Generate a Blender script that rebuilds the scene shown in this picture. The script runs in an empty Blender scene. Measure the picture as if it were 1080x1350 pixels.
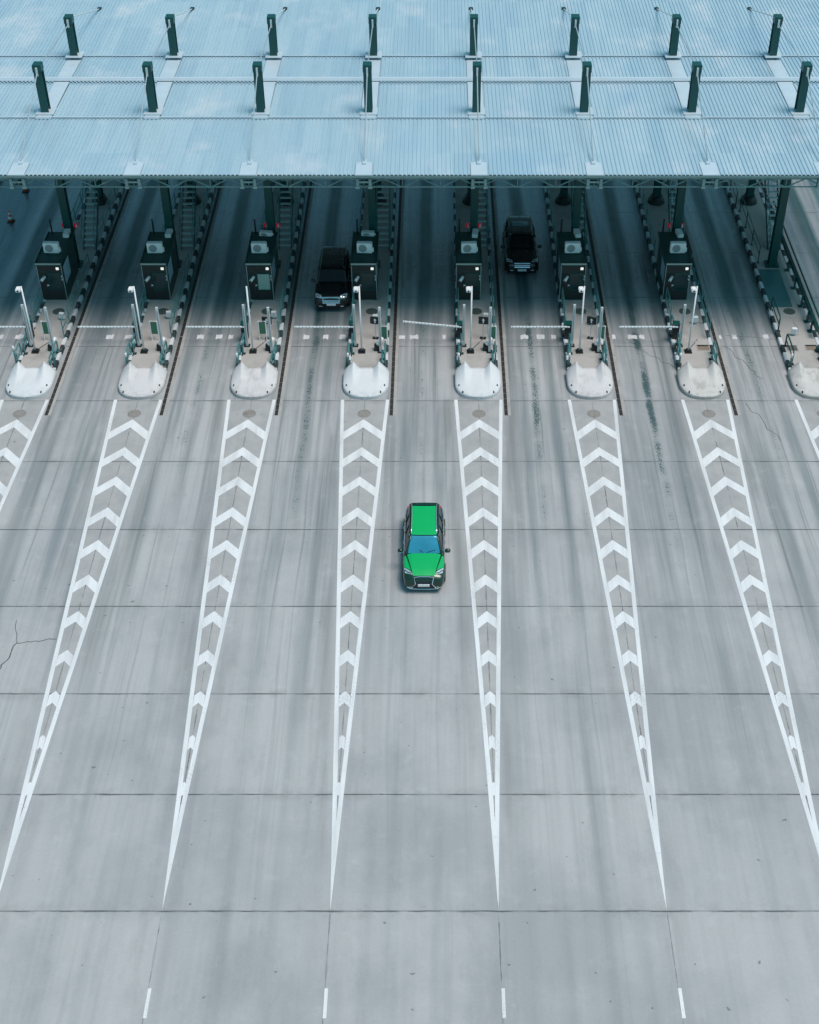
import bpy, bmesh, math, random
from mathutils import Vector, Matrix
random.seed(7)
sc = bpy.context.scene
R = math.radians

# ------------------------------------------------------------------ camera
CAM_H, CAM_D, PITCH = 42.6, 59.3, 40.31
cd = bpy.data.cameras.new('camera'); cam = bpy.data.objects.new('camera', cd)
sc.collection.objects.link(cam); sc.camera = cam
cam.location = (0, -CAM_D, CAM_H); cam.rotation_euler = (R(90 - PITCH), 0, 0)
cd.sensor_fit = 'AUTO'; cd.sensor_width = 36; cd.lens = 48.4
cd.shift_x = -0.0267; cd.clip_end = 2000
# ------------------------------------------------------------------ light
SUN_EL, SUN_AZ = 70, 112          # azimuth measured from +Y, clockwise: high soft light
w = bpy.data.worlds.new('World'); sc.world = w; w.use_nodes = True
nt = w.node_tree; bg = nt.nodes['Background']
sky = nt.nodes.new('ShaderNodeTexSky'); sky.sky_type = 'NISHITA'; sky.sun_disc = False
sky.sun_elevation = R(SUN_EL); sky.sun_rotation = R(SUN_AZ)
sky.air_density = 1.0; sky.dust_density = 2.0; sky.ozone_density = 2.0
tint = nt.nodes.new('ShaderNodeMix'); tint.data_type = 'RGBA'; tint.blend_type = 'MULTIPLY'; tint.inputs[0].default_value = 1
tint.inputs[7].default_value = (.54, 1.03, .90, 1)
nt.links.new(sky.outputs[0], tint.inputs[6]); nt.links.new(tint.outputs[2], bg.inputs[0]); bg.inputs[1].default_value = 0.12
sd = bpy.data.lights.new('sun', 'SUN'); sd.energy = 2.5; sd.angle = R(26); sd.color = (1, .81, .78)
so = bpy.data.objects.new('sun', sd); sc.collection.objects.link(so)
az = R(SUN_AZ); el = R(SUN_EL)
to_sun = Vector((math.sin(az) * math.cos(el), math.cos(az) * math.cos(el), math.sin(el)))
so.rotation_euler = to_sun.to_track_quat('Z', 'Y').to_euler(); so.location = (0, -40, 60)
sc.view_settings.view_transform = 'Standard'; sc.view_settings.look = 'None'
sc.view_settings.exposure = 0.17; sc.view_settings.gamma = 1

# ------------------------------------------------------------------ node helpers
class G:
    def __init__(s, name):
        s.m = bpy.data.materials.new(name); s.m.use_nodes = True
        s.t = s.m.node_tree; s.b = s.t.nodes['Principled BSDF']
    def n(s, ty, **k):
        x = s.t.nodes.new(ty)
        for a, v in k.items(): setattr(x, a, v)
        return x
    def put(s, sock, v):
        if hasattr(v, 'links') or isinstance(v, bpy.types.NodeSocket): s.t.links.new(v, sock)
        else: sock.default_value = v
    def f(s, op, a, b=0.0, c=0.0, clamp=False):
        x = s.n('ShaderNodeMath', operation=op, use_clamp=clamp)
        for i, v in enumerate((a, b, c)): s.put(x.inputs[i], v)
        return x.outputs[0]
    def sstep(s, x, lo, hi):
        r = s.n('ShaderNodeMapRange', interpolation_type='SMOOTHSTEP')
        s.put(r.inputs[0], x); r.inputs[1].default_value = lo; r.inputs[2].default_value = hi
        return r.outputs[0]
    def mix(s, fac, a, b, mode='MIX'):
        x = s.n('ShaderNodeMix', data_type='RGBA', blend_type=mode)
        s.put(x.inputs[0], fac)
        for sk, v in ((x.inputs[6], a), (x.inputs[7], b)):
            if isinstance(v, tuple): v = v + (1,) if len(v) == 3 else v
            s.put(sk, v)
        return x.outputs[2]
    def xyz(s, gen='Object'):
        c = s.n('ShaderNodeTexCoord'); sp = s.n('ShaderNodeSeparateXYZ'); s.t.links.new(c.outputs[gen], sp.inputs[0])
        return sp.outputs[0], sp.outputs[1], sp.outputs[2]
    def pos(s):
        c = s.n('ShaderNodeNewGeometry'); sp = s.n('ShaderNodeSeparateXYZ'); s.t.links.new(c.outputs['Position'], sp.inputs[0])
        return sp.outputs[0], sp.outputs[1], sp.outputs[2]
    def vec(s, x, y, z=0.0):
        c = s.n('ShaderNodeCombineXYZ')
        for i, v in enumerate((x, y, z)): s.put(c.inputs[i], v)
        return c.outputs[0]
    def noise(s, v, scale, detail=4, rough=.55, dim='3D'):
        x = s.n('ShaderNodeTexNoise', noise_dimensions=dim); s.put(x.inputs['Vector'], v)
        x.inputs['Scale'].default_value = scale; x.inputs['Detail'].default_value = detail; x.inputs['Roughness'].default_value = rough
        return x.outputs[0]
    def white(s, v):
        x = s.n('ShaderNodeTexWhiteNoise', noise_dimensions='3D'); s.put(x.inputs['Vector'], v); return x.outputs[0]
    def bump(s, h, st=.3, d=.02):
        x = s.n('ShaderNodeBump'); x.inputs['Strength'].default_value = st; x.inputs['Distance'].default_value = d
        s.put(x.inputs['Height'], h); s.t.links.new(x.outputs[0], s.b.inputs['Normal'])

_mats = {}
def mat(name, col, rough=.5, metal=0.0, var=.12, scale=3.0, dirt=None, dirt_amt=.4, coat=0.0, emit=None):
    if name in _mats: return _mats[name]
    g = G(name); px, py, pz = g.pos(); p = g.vec(px, py, pz)
    n1 = g.noise(p, scale, 5); v = g.f('MULTIPLY_ADD', n1, 2 * var, 1 - var)
    c = g.mix(1.0, col, g.vec(v, v, v), 'MULTIPLY')
    if dirt:
        n2 = g.sstep(g.noise(p, scale * .45, 6, .65), .48, .72)
        c = g.mix(g.f('MULTIPLY', n2, dirt_amt), c, dirt)
    g.put(g.b.inputs['Base Color'], c)
    g.put(g.b.inputs['Roughness'], g.f('MULTIPLY_ADD', n1, .2, max(rough - .1, .02)))
    g.b.inputs['Metallic'].default_value = metal
    g.b.inputs['Coat Weight'].default_value = coat; g.b.inputs['Coat Roughness'].default_value = .04
    if emit:
        g.b.inputs['Emission Color'].default_value = emit[0] + (1,); g.b.inputs['Emission Strength'].default_value = emit[1]
    _mats[name] = g.m; return g.m

# ------------------------------------------------------------------ mesh helpers
class MB:
    def __init__(s): s.v = []; s.f = []; s.smooth = False
    def box(s, x0, x1, y0, y1, z0, z1):
        b = len(s.v)
        s.v += [(x, y, z) for z in (z0, z1) for y in (y0, y1) for x in (x0, x1)]
        for q in ((0, 2, 3, 1), (4, 5, 7, 6), (0, 1, 5, 4), (2, 6, 7, 3), (0, 4, 6, 2), (1, 3, 7, 5)): s.f.append(tuple(b + i for i in q))
        return s
    def tube(s, pts, r, n=8, r2=None):
        pts = [Vector(p) for p in pts]; b = len(s.v); k = len(pts)
        for i, p in enumerate(pts):
            t = (pts[min(i + 1, k - 1)] - pts[max(i - 1, 0)]).normalized()
            a = t.cross(Vector((0, 0, 1)) if abs(t.z) < .9 else Vector((1, 0, 0))).normalized(); c = t.cross(a)
            rr = r if r2 is None else r + (r2 - r) * i / (k - 1)
            for j in range(n):
                q = 2 * math.pi * j / n; s.v.append(tuple(p + a * (rr * math.cos(q)) + c * (rr * math.sin(q))))
        for i in range(k - 1):
            for j in range(n):
                s.f.append((b + i * n + j, b + i * n + (j + 1) % n, b + (i + 1) * n + (j + 1) % n, b + (i + 1) * n + j))
        s.f.append(tuple(b + j for j in reversed(range(n)))); s.f.append(tuple(b + (k - 1) * n + j for j in range(n)))
        return s
    def lathe(s, prof, c=(0, 0, 0), n=20, axis='z'):
        b = len(s.v); k = len(prof)
        for r, h in prof:
            for j in range(n):
                q = 2 * math.pi * j / n; u, v = r * math.cos(q), r * math.sin(q)
                d = {'z': (u, v, h), 'y': (u, h, v), 'x': (h, u, v)}[axis]
                s.v.append((c[0] + d[0], c[1] + d[1], c[2] + d[2]))
        for i in range(k - 1):
            for j in range(n): s.f.append((b + i * n + j, b + i * n + (j + 1) % n, b + (i + 1) * n + (j + 1) % n, b + (i + 1) * n + j))
        s.f.append(tuple(b + j for j in reversed(range(n)))); s.f.append(tuple(b + (k - 1) * n + j for j in range(n)))
        return s
    def prism(s, pts, z0, z1):
        b = len(s.v); n = len(pts)
        s.v += [(x, y, z0) for x, y in pts] + [(x, y, z1) for x, y in pts]
        s.f.append(tuple(b + i for i in reversed(range(n)))); s.f.append(tuple(b + n + i for i in range(n)))
        for i in range(n): s.f.append((b + i, b + (i + 1) % n, b + n + (i + 1) % n, b + n + i))
        return s
    def poly(s, pts):
        b = len(s.v); s.v += [tuple(p) for p in pts]; s.f.append(tuple(range(b, b + len(pts)))); return s
    def grid(s, fn, nu, nv):
        b = len(s.v)
        for i in range(nu + 1):
            for j in range(nv + 1): s.v.append(tuple(fn(i / nu, j / nv)))
        for i in range(nu):
            for j in range(nv):
                a = b + i * (nv + 1) + j; s.f.append((a, a + 1, a + nv + 2, a + nv + 1))
        return s
    def mesh(s, name, m, smooth=False, bevel=0):
        me = bpy.data.meshes.new(name); me.from_pydata(s.v, [], s.f); me.validate()
        bm = bmesh.new(); bm.from_mesh(me)
        if bevel:
            bmesh.ops.bevel(bm, geom=[e for e in bm.edges if len(e.link_faces) == 2 and e.calc_face_angle(0) > .6], offset=bevel, segments=2, affect='EDGES')
        bmesh.ops.recalc_face_normals(bm, faces=bm.faces); bm.to_mesh(me); bm.free()
        if smooth:
            for p in me.polygons: p.use_smooth = True
        me.materials.append(m); return me

def tag(o, label=None, cat=None, group=None, kind=None):
    for k, v in (('label', label), ('category', cat), ('group', group), ('kind', kind)):
        if v: o[k] = v
    return o
def thing(name, label, cat, loc=(0, 0, 0), rz=0, group=None):
    o = bpy.data.objects.new(name, None); sc.collection.objects.link(o); o.empty_display_size = .2
    o.location = loc; o.rotation_euler = (0, 0, rz); return tag(o, label, cat, group)
def link(name, me, parent=None, loc=None):
    o = bpy.data.objects.new(name, me); sc.collection.objects.link(o)
    if parent: o.parent = parent
    if loc: o.location = loc
    return o
_cache = {}
def part(parent, name, m, fn, key=None, smooth=False, bevel=0, loc=None):
    """one mesh part; meshes with the same key are shared by the repeats"""
    if key and key in _cache: me = _cache[key]
    else:
        b = MB(); fn(b); me = b.mesh(name, m, smooth, bevel)
        if key: _cache[key] = me
    return link(name, me, parent, loc)

NI = 8
AX = [-21.8 + 6 * i for i in range(NI)]
WHERE = ['the island next to the cones', 'the second island from the cones', 'the third island from the cones',
         'the island beside the stopped SUV', 'the island with the tilted barrier', 'the second island from the boothless one',
         'the island next to the boothless one', 'the boothless island']

# ------------------------------------------------------------------ materials
M = {}
M['white'] = mat('white_paint', (.78, .80, .82), .5, var=.06, dirt=(.5, .5, .5), dirt_amt=.25)
def marking_mat():
    g = G('marking_paint'); x, y, z = g.pos(); P = g.vec(x, y, 0.0)
    lng = g.noise(g.vec(g.f('MULTIPLY', x, 2.2), g.f('MULTIPLY', y, .25), 0.0), 1.0, 5, .6); fine = g.noise(P, 14, 6, .7); big = g.noise(P, .5, 4)
    c = g.mix(g.sstep(lng, .35, .75), (.73, .74, .755), (.57, .58, .595))
    c = g.mix(g.f('MULTIPLY', g.sstep(g.f('ADD', fine, g.f('MULTIPLY', g.f('SUBTRACT', big, .5), .5)), .56, .68), .65), c, (.40, .41, .42))
    g.put(g.b.inputs['Base Color'], c); g.b.inputs['Roughness'].default_value = .65; g.b.inputs['Specular IOR Level'].default_value = .3
    return g.m
M['marking'] = marking_mat()
M['grey_metal'] = mat('grey_metal', (.58, .64, .66), .45, .2, .08)
M['teal_steel'] = mat('teal_steel', (.0, .060, .058), .42, 0, .15, dirt=(.10, .16, .16), dirt_amt=.25)
M['mast_teal'] = mat('mast_teal_paint', (.0, .062, .060), .45, 0, .12, 2)
M['pipe_teal'] = mat('teal_pipe_paint', (.06, .22, .23), .45, .2, .2, dirt=(.35, .45, .45), dirt_amt=.4)
M['truss'] = mat('truss_paint', (.15, .26, .27), .5, .1, .2)
M['rod'] = mat('stay_rod_steel', (.34, .42, .46), .5, .2, .1)
M['dark'] = mat('dark_plastic', (.012, .02, .022), .5, 0, .2)
M['booth'] = mat('booth_panel', (.004, .030, .030), .35, 0, .15, dirt=(.02, .07, .07), dirt_amt=.3)
M['booth_roof'] = mat('booth_roof', (.006, .050, .046), .6, 0, .25, dirt=(.03, .09, .085), dirt_amt=.4)
M['booth_trim'] = mat('booth_trim', (.30, .42, .42), .4, .4, .1)
M['booth_glass'] = mat('booth_glass', (.006, .04, .045), .08, 0, .1)
M['lit_glass'] = mat('lit_glass', (.28, .42, .38), .15, 0, .1)  # the light inside the booth is painted into this pale colour
M['side_glass_sheen'] = mat('side_glass_sheen', (.42, .55, .68), .2, .1, .1)  # light blue puts the outdoor reflection into the pane colour
M['lamp_face'] = mat('lamp_face', (.9, .9, .85), .3, emit=((1, .97, .88), .6))
M['ac'] = mat('ac_casing', (.86, .87, .87), .45, 0, .05, dirt=(.45, .45, .43), dirt_amt=.25)
M['ac_grille'] = mat('ac_grille', (.30, .33, .34), .5, 0, .1)
M['red'] = mat('red_sign', (.62, .02, .04), .4, emit=((1, .05, .10), .08))
def nose_mat(name, col, dirt, amt):
    g = G(name); x, y, z = g.pos(); P = g.vec(x, y, z)
    lo = g.sstep(g.f('ADD', z, g.f('MULTIPLY', g.noise(P, 3.5, 5, .65), .35)), .28, .48)      # splashed lower rim
    n1 = g.sstep(g.noise(g.vec(x, g.f('MULTIPLY', y, .6), z), 1.5, 6, .65), .48, .68); n2 = g.sstep(g.noise(g.vec(g.f('MULTIPLY', x, 7.0), y, z), 1.6, 5, .7), .60, .70)
    c = g.mix(g.f('MULTIPLY', n1, amt), col, dirt)
    c = g.mix(g.f('MULTIPLY', g.f('SUBTRACT', 1.0, lo), .55), c, tuple(v * .6 for v in dirt))
    c = g.mix(g.f('MULTIPLY', n2, .30), c, tuple(v * .55 for v in dirt))
    g.put(g.b.inputs['Base Color'], c); g.b.inputs['Roughness'].default_value = .65
    g.bump(g.noise(P, 30, 4), .3, .01); return g.m
M['nose_white'] = nose_mat('nose_white_paint', (.64, .66, .685), (.56, .58, .60), .5)
M['nose_grey'] = nose_mat('nose_grey_paint', (.60, .59, .60), (.40, .39, .39), .6)
M['nose_beige'] = nose_mat('nose_beige_concrete', (.56, .545, .53), (.33, .31, .29), .6)
M['rubber'] = mat('black_rubber', (.015, .015, .016), .6, 0, .2)
M['island'] = mat('island_concrete', (.40, .385, .37), .85, 0, .16, 1.4, dirt=(.24, .23, .22), dirt_amt=.6)
M['rust'] = mat('rusty_iron', (.25, .235, .22), .8, 0, .3, 7, dirt=(.15, .13, .12), dirt_amt=.6)
M['green_iron'] = mat('green_iron', (.07, .10, .09), .7, .1, .3, 8)
M['drain'] = mat('drain_grate', (.035, .030, .027), .7, .2, .35, 6)
M['drain_edge'] = mat('drain_edge', (.36, .35, .34), .8, 0, .2, 2, dirt=(.2, .2, .2), dirt_amt=.5)
M['plate_teal'] = mat('steel_cover_plate', (.055, .17, .185), .45, .2, .25, .7, dirt=(.16, .27, .28), dirt_amt=.4)
M['pit'] = mat('pit_lining', (.22, .17, .13), .9, 0, .3, 4)
M['orange'] = mat('cone_orange', (.75, .10, .05), .5)
M['chrome'] = mat('chrome', (.80, .82, .84), .15, .9, .03)
M['tyre'] = mat('tyre', (.012, .012, .013), .8)
M['rim'] = mat('alloy_rim', (.35, .36, .38), .3, .8)
M['crack'] = mat('crack_dark', (.06, .065, .07), .9)

def kerb_mat():
    g = G('kerb_paint'); x, y, z = g.pos()
    k = g.f('FRACT', g.f('DIVIDE', g.f('SUBTRACT', y, .5), 1.5)); a = g.sstep(k, .485, .515)
    n = g.noise(g.vec(x, y, z), 6, 5, .65)
    c = g.mix(a, (.58, .61, .63), (.015, .03, .035))
    c = g.mix(g.f('MULTIPLY', g.sstep(n, .52, .72), .55), c, (.28, .29, .29))
    g.put(g.b.inputs['Base Color'], c); g.b.inputs['Roughness'].default_value = .7
    return g.m
M['kerb'] = kerb_mat()

def road_mat():
    g = G('concrete_road'); x, y, z = g.pos(); P = g.vec(x, y, 0.0)
    u = g.f('DIVIDE', g.f('ADD', x, 21.8 + 60), 6.0)
    lane = g.f('FLOOR', u); fu = g.f('FRACT', u)
    dl = g.f('MULTIPLY', g.f('SUBTRACT', fu, .5), 6.0)             # metres from the lane's middle
    dl = g.f('ADD', dl, -.1)
    ad = g.f('ABSOLUTE', dl)
    di = g.f('SUBTRACT', 3.0, g.f('ABSOLUTE', g.f('MULTIPLY', g.f('SUBTRACT', fu, .5), 6.0)))   # metres from the island axis
    slab = g.f('FLOOR', g.f('DIVIDE', y, 5.18))
    wn = g.white(g.vec(lane, slab, 3.0)); wl = g.white(g.vec(lane, 9.0, 1.0))
    base = g.mix(wn, (.388, .394, .403), (.418, .422, .428))
    big = g.noise(P, .12, 5, .6); fine = g.noise(P, 9, 6, .7); mid = g.noise(P, 1.1, 6, .6)
    # longitudinal streaks left by braking wheels
    st1 = g.noise(g.vec(g.f('MULTIPLY', x, 1.1), g.f('MULTIPLY', y, .035), lane), 1.0, 3, .55)
    st2 = g.noise(g.vec(g.f('MULTIPLY', x, 3.2), g.f('MULTIPLY', y, .05), 5.0), 1.0, 4, .6)
    ry = g.f('MULTIPLY', g.sstep(y, -34.0, 2.0), g.f('SUBTRACT', 1.0, g.sstep(y, 36.0, 55.0)))
    sk = g.f('MULTIPLY', g.f('ADD', g.f('MULTIPLY', g.sstep(st1, .42, .70), .65), g.f('MULTIPLY', g.sstep(st2, .46, .72), .40)), g.f('MULTIPLY_ADD', ry, .75, .25))
    col = g.mix(g.f('MULTIPLY', sk, .95, clamp=True), base, (.12, .145, .155))
    col = g.mix(g.f('MULTIPLY', g.sstep(big, .42, .62), .36), col, (.22, .235, .25))
    col = g.mix(g.f('MULTIPLY', g.sstep(mid, .55, .75), .22), col, (.52, .53, .54))
    # pale wedge of the gore between the lines
    inw = g.f('LESS_THAN', di, g.f('MULTIPLY_ADD', y, 1.28 / 31.1, 1.28)); fy = g.f('LESS_THAN', y, 0.12)
    inw = g.f('MULTIPLY', inw, fy)
    wc = g.mix(g.sstep(mid, .35, .7), (.40, .395, .39), (.335, .335, .34))
    col = g.mix(g.f('MULTIPLY', inw, .8), col, wc)
    # rubber wear in the toll lanes, its colour also carrying the canopy's teal shade: dark middle band, darker against the islands, brushed wheel tracks
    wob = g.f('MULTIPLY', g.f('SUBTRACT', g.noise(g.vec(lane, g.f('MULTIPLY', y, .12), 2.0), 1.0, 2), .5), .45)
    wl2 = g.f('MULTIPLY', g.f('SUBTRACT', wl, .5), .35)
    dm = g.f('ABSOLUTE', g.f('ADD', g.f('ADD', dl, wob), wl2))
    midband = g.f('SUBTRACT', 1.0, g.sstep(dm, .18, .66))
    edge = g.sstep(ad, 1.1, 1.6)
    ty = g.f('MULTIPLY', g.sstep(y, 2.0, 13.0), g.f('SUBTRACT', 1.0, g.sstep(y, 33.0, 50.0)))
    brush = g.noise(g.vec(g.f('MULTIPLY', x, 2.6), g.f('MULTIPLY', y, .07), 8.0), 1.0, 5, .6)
    film_shade = g.f('MULTIPLY', ty, g.f('ADD', g.f('ADD', g.f('MULTIPLY', midband, .9), g.f('MULTIPLY', edge, .75)), g.f('MULTIPLY_ADD', g.sstep(brush, .45, .74), .34, -.06)), clamp=True)
    col = g.mix(g.f('MULTIPLY', film_shade, .95), col, (.010, .080, .088))
    # wheel and engine drip line down the middle of each lane, heavier in some
    cr = g.n('ShaderNodeValToRGB'); cr.color_ramp.interpolation = 'CONSTANT'
    g.put(cr.inputs[0], g.f('MULTIPLY_ADD', lane, .1, -.85))            # lane 10 + i sits at .15 + i / 10
    ws = [.25, .35, .55, .9, .5, .9, 1.25, .6, .3, .2]
    e = cr.color_ramp.elements; e[0].position = 0; e[0].color = (ws[0] / 2,) * 3 + (1,); e[1].position = .1; e[1].color = (ws[1] / 2,) * 3 + (1,)
    for k in range(2, 10): q = e.new(k / 10); q.color = (ws[k] / 2,) * 3 + (1,)
    wlane = g.f('MULTIPLY', cr.outputs[0], 2.0)
    wx = g.f('ABSOLUTE', g.f('ADD', g.f('ADD', dl, .1), g.f('MULTIPLY', g.f('SUBTRACT', g.noise(g.vec(lane, g.f('MULTIPLY', y, .25), 7.0), 1.0, 2), .5), .5)))
    core = g.f('SUBTRACT', 1.0, g.sstep(wx, .02, .34))
    spk = g.noise(g.vec(x, g.f('MULTIPLY', y, .8), 0.0), 11, 6, .75); spk2 = g.sstep(g.noise(g.vec(lane, g.f('MULTIPLY', y, .4), 4.0), 1.0, 4), .35, .62)
    oy = g.f('MULTIPLY', g.f('MULTIPLY', g.sstep(y, -20.0, 5.0), g.f('LESS_THAN', y, 40.0)), wlane)
    amt = g.f('MULTIPLY', g.f('MULTIPLY', core, oy), g.f('MULTIPLY_ADD', spk2, .75, .25))
    soft = g.f('MULTIPLY', amt, .55, clamp=True)
    dots = g.sstep(g.f('SUBTRACT', spk, g.f('MULTIPLY_ADD', amt, -.30, .66)), 0.0, .05)
    col = g.mix(soft, col, (.11, .16, .17))
    col = g.mix(g.f('MULTIPLY', g.f('MULTIPLY', dots, g.sstep(amt, .03, .3)), .85), col, (.03, .075, .08))
    # two faint wheel bands outside the plaza
    wb = g.f('SUBTRACT', 1.0, g.sstep(g.f('ABSOLUTE', g.f('SUBTRACT', ad, .85)), .1, .5))
    bn = g.sstep(g.noise(g.vec(g.f('MULTIPLY', x, .9), g.f('MULTIPLY', y, .06), 6.0), 1.0, 3), .42, .68)
    col = g.mix(g.f('MULTIPLY', g.f('MULTIPLY', wb, bn), g.f('MULTIPLY_ADD', ry, .55, .15)), col, (.13, .165, .18))
    # continuous rubber smears along the wheel paths
    tm = g.n('ShaderNodeTexNoise', noise_dimensions='3D'); g.put(tm.inputs['Vector'], g.vec(g.f('MULTIPLY', g.f('ADD', x, g.f('MULTIPLY', g.noise(g.vec(g.f('MULTIPLY', y, .08), lane, 0.0), 1.0, 2), .7)), 5.5), g.f('MULTIPLY', y, .06), lane)); tm.inputs['Scale'].default_value = 1.0; tm.inputs['Detail'].default_value = 3
    tk = g.f('MULTIPLY', g.sstep(tm.outputs[0], .56, .70), g.f('SUBTRACT', 1.0, g.sstep(ad, 1.2, 1.7)))
    tk = g.f('MULTIPLY', g.f('MULTIPLY', tk, g.sstep(fine, .25, .6)), g.f('MULTIPLY_ADD', ry, .5, .08))
    col = g.mix(tk, col, (.085, .11, .12))
    # grimy strip where wheels swing past the gore lines
    gd = g.f('ABSOLUTE', g.f('SUBTRACT', g.f('SUBTRACT', di, g.f('MULTIPLY_ADD', y, 1.28 / 31.1, 1.28)), .42))
    gs = g.f('MULTIPLY', g.f('SUBTRACT', 1.0, g.sstep(gd, .05, .45)), g.sstep(g.noise(g.vec(lane, g.f('MULTIPLY', y, .13), x), 1.0, 4), .42, .62))
    col = g.mix(g.f('MULTIPLY', g.f('MULTIPLY', gs, fy), g.f('MULTIPLY_ADD', ry, .35, .15)), col, (.17, .175, .175))
    # blotchy damp and dust stains
    bl = g.sstep(g.noise(g.vec(g.f('MULTIPLY', x, .55), g.f('MULTIPLY', y, .22), 11.0), 1.0, 7, .68), .5, .68)
    col = g.mix(g.f('MULTIPLY', bl, .28), col, (.225, .24, .25))
    # joints
    jw = g.f('MULTIPLY', g.f('SUBTRACT', g.noise(P, 1.6, 4), .5), .06)
    jy = g.f('ABSOLUTE', g.f('SUBTRACT', g.f('FRACT', g.f('ADD', g.f('DIVIDE', g.f('ADD', y, jw), 5.18), .5)), .5))
    jd = g.f('MULTIPLY', jy, 5.18)
    jm = g.f('SUBTRACT', 1.0, g.sstep(g.f('DIVIDE', jd, g.f('MULTIPLY_ADD', g.noise(P, .6, 4), 2.0, .2)), .010, .040))
    halo = g.f('MULTIPLY', g.f('SUBTRACT', 1.0, g.sstep(jd, .02, .5)), g.sstep(g.noise(g.vec(g.f('MULTIPLY', x, .9), y, 2.0), 1.2, 5, .7), .45, .68))
    col = g.mix(g.f('MULTIPLY', halo, .35), col, (.19, .20, .205))
    jx = g.f('SUBTRACT', 1.0, g.sstep(g.f('ABSOLUTE', g.f('ADD', di, g.f('MULTIPLY', jw, 2.2))), .006, .03))
    jx = g.f('MULTIPLY', jx, fy)
    jn = g.f('MULTIPLY_ADD', g.sstep(g.noise(P, .8, 3), .35, .6), .6, .4)
    joint = g.f('MULTIPLY', g.f('MAXIMUM', jm, g.f('MULTIPLY', jx, .8)), jn)
    col = g.mix(g.f('MULTIPLY', joint, .85), col, (.06, .07, .075))
    # fine grain and dark specks
    v = g.f('MULTIPLY_ADD', fine, .22, .89); col = g.mix(1.0, col, g.vec(v, v, v), 'MULTIPLY')
    sp = g.sstep(g.noise(P, 3.0, 2, .5), .735, .76); col = g.mix(g.f('MULTIPLY', sp, .6), col, (.08, .09, .09))
    g.put(g.b.inputs['Base Color'], col)
    polish = g.f('MULTIPLY', g.sstep(y, 4.0, 14.0), g.f('MULTIPLY_ADD', midband, -.5, 1.0), clamp=True)
    g.put(g.b.inputs['Roughness'], g.f('SUBTRACT', g.f('MULTIPLY_ADD', mid, .25, .62), g.f('MULTIPLY', polish, g.f('MULTIPLY_ADD', brush, .45, .28)), clamp=True))
    g.put(g.b.inputs['Specular IOR Level'], g.f('MULTIPLY_ADD', polish, .7, .3))
    g.bump(g.f('SUBTRACT', fine, g.f('MULTIPLY', joint, 2.0)), .25, .01)
    return g.m
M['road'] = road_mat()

def roof_mat():
    g = G('ribbed_roof_sheet'); x, y, z = g.pos(); P = g.vec(x, y, z)
    pan = g.white(g.vec(g.f('FLOOR', g.f('DIVIDE', g.f('ADD', x, 80.0), .888)), g.f('FLOOR', g.f('DIVIDE', y, 4.4)), 0.0))
    c = g.mix(pan, (.40, .56, .65), (.47, .62, .69))
    st = g.noise(g.vec(g.f('MULTIPLY', x, 2.5), g.f('MULTIPLY', y, .12), 0.0), 1.0, 4); c = g.mix(g.f('MULTIPLY', g.sstep(st, .45, .7), .35), c, (.32, .47, .57))
    b = g.noise(g.vec(x, g.f('MULTIPLY', y, .7), 0.0), .33, 6, .6); c = g.mix(g.f('MULTIPLY', g.sstep(b, .50, .74), .5), c, (.74, .75, .77))  # whitish patches paint in the clouds mirrored by the metal
    b2 = g.noise(P, .16, 4); c = g.mix(g.f('MULTIPLY', g.sstep(b2, .5, .75), .3), c, (.30, .52, .68))
    g.put(g.b.inputs['Base Color'], c); g.b.inputs['Metallic'].default_value = .25
    g.put(g.b.inputs['Roughness'], g.f('MULTIPLY_ADD', b, .2, .32)); return g.m
M['roof'] = roof_mat()
M['flash'] = mat('roof_flashing', (.54, .65, .72), .45, .2, .08, 1.2, dirt=(.62, .66, .68), dirt_amt=.5)
M['soffit'] = mat('soffit_sheet', (.24, .34, .35), .7, 0, .2)

# ------------------------------------------------------------------ ground
b = MB().poly([(-260, -140, 0), (260, -140, 0), (260, 320, 0), (-260, 320, 0)])
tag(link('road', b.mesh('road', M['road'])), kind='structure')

# gore wedges: two border lines that meet at a tip and chevrons clipped between them
L_W = 31.1
def hw_at(y): return 1.28 * (1 + y / L_W)
CH = [-1.65 - 2.365 * k for k in range(11)]
def marking_mesh(b):
    z = .004
    for s in (-1, 1):
        n = 24
        for k in range(n):
            y0, y1 = .1 - (L_W + .1) * k / n, .1 - (L_W + .1) * (k + 1) / n
            o0, o1 = s * hw_at(y0), s * hw_at(y1)
            i0, i1 = s * max(hw_at(y0) - .18, 0), s * max(hw_at(y1) - .18, 0)
            b.poly([(o0, y0, z), (o1, y1, z), (i1, y1, z), (i0, y0, z)])
    for k, ya in enumerate(CH):
        z = .007
        h = max(hw_at(ya - .5) - .195, .07); th = .70 - .006 * k; sl = 1.08
        for s in (-1, 1):
            b.poly([(0, ya, z), (s * h, ya - sl * h, z), (s * h, ya - sl * h - th, z), (0, ya - th, z)])
me = None
for i in list(range(NI)) + [-1]:
    x = AX[i] if i >= 0 else -27.8
    if me is None:
        b = MB(); marking_mesh(b); me = b.mesh('chevron_marking', M['marking'])
    tag(link('chevron_marking', me, loc=(x, 0, 0)), kind='structure')
    bb = MB()
    for yd in (-35.2, -39.6): bb.poly([(-.06, yd, .004), (.06, yd, .004), (.06, yd + 1.1, .004), (-.06, yd + 1.1, .004)])
    tag(link('lane_dash_marking', bb.mesh('lane_dash_marking', M['marking']), loc=(x + .05, 0, 0)), kind='structure')
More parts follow.
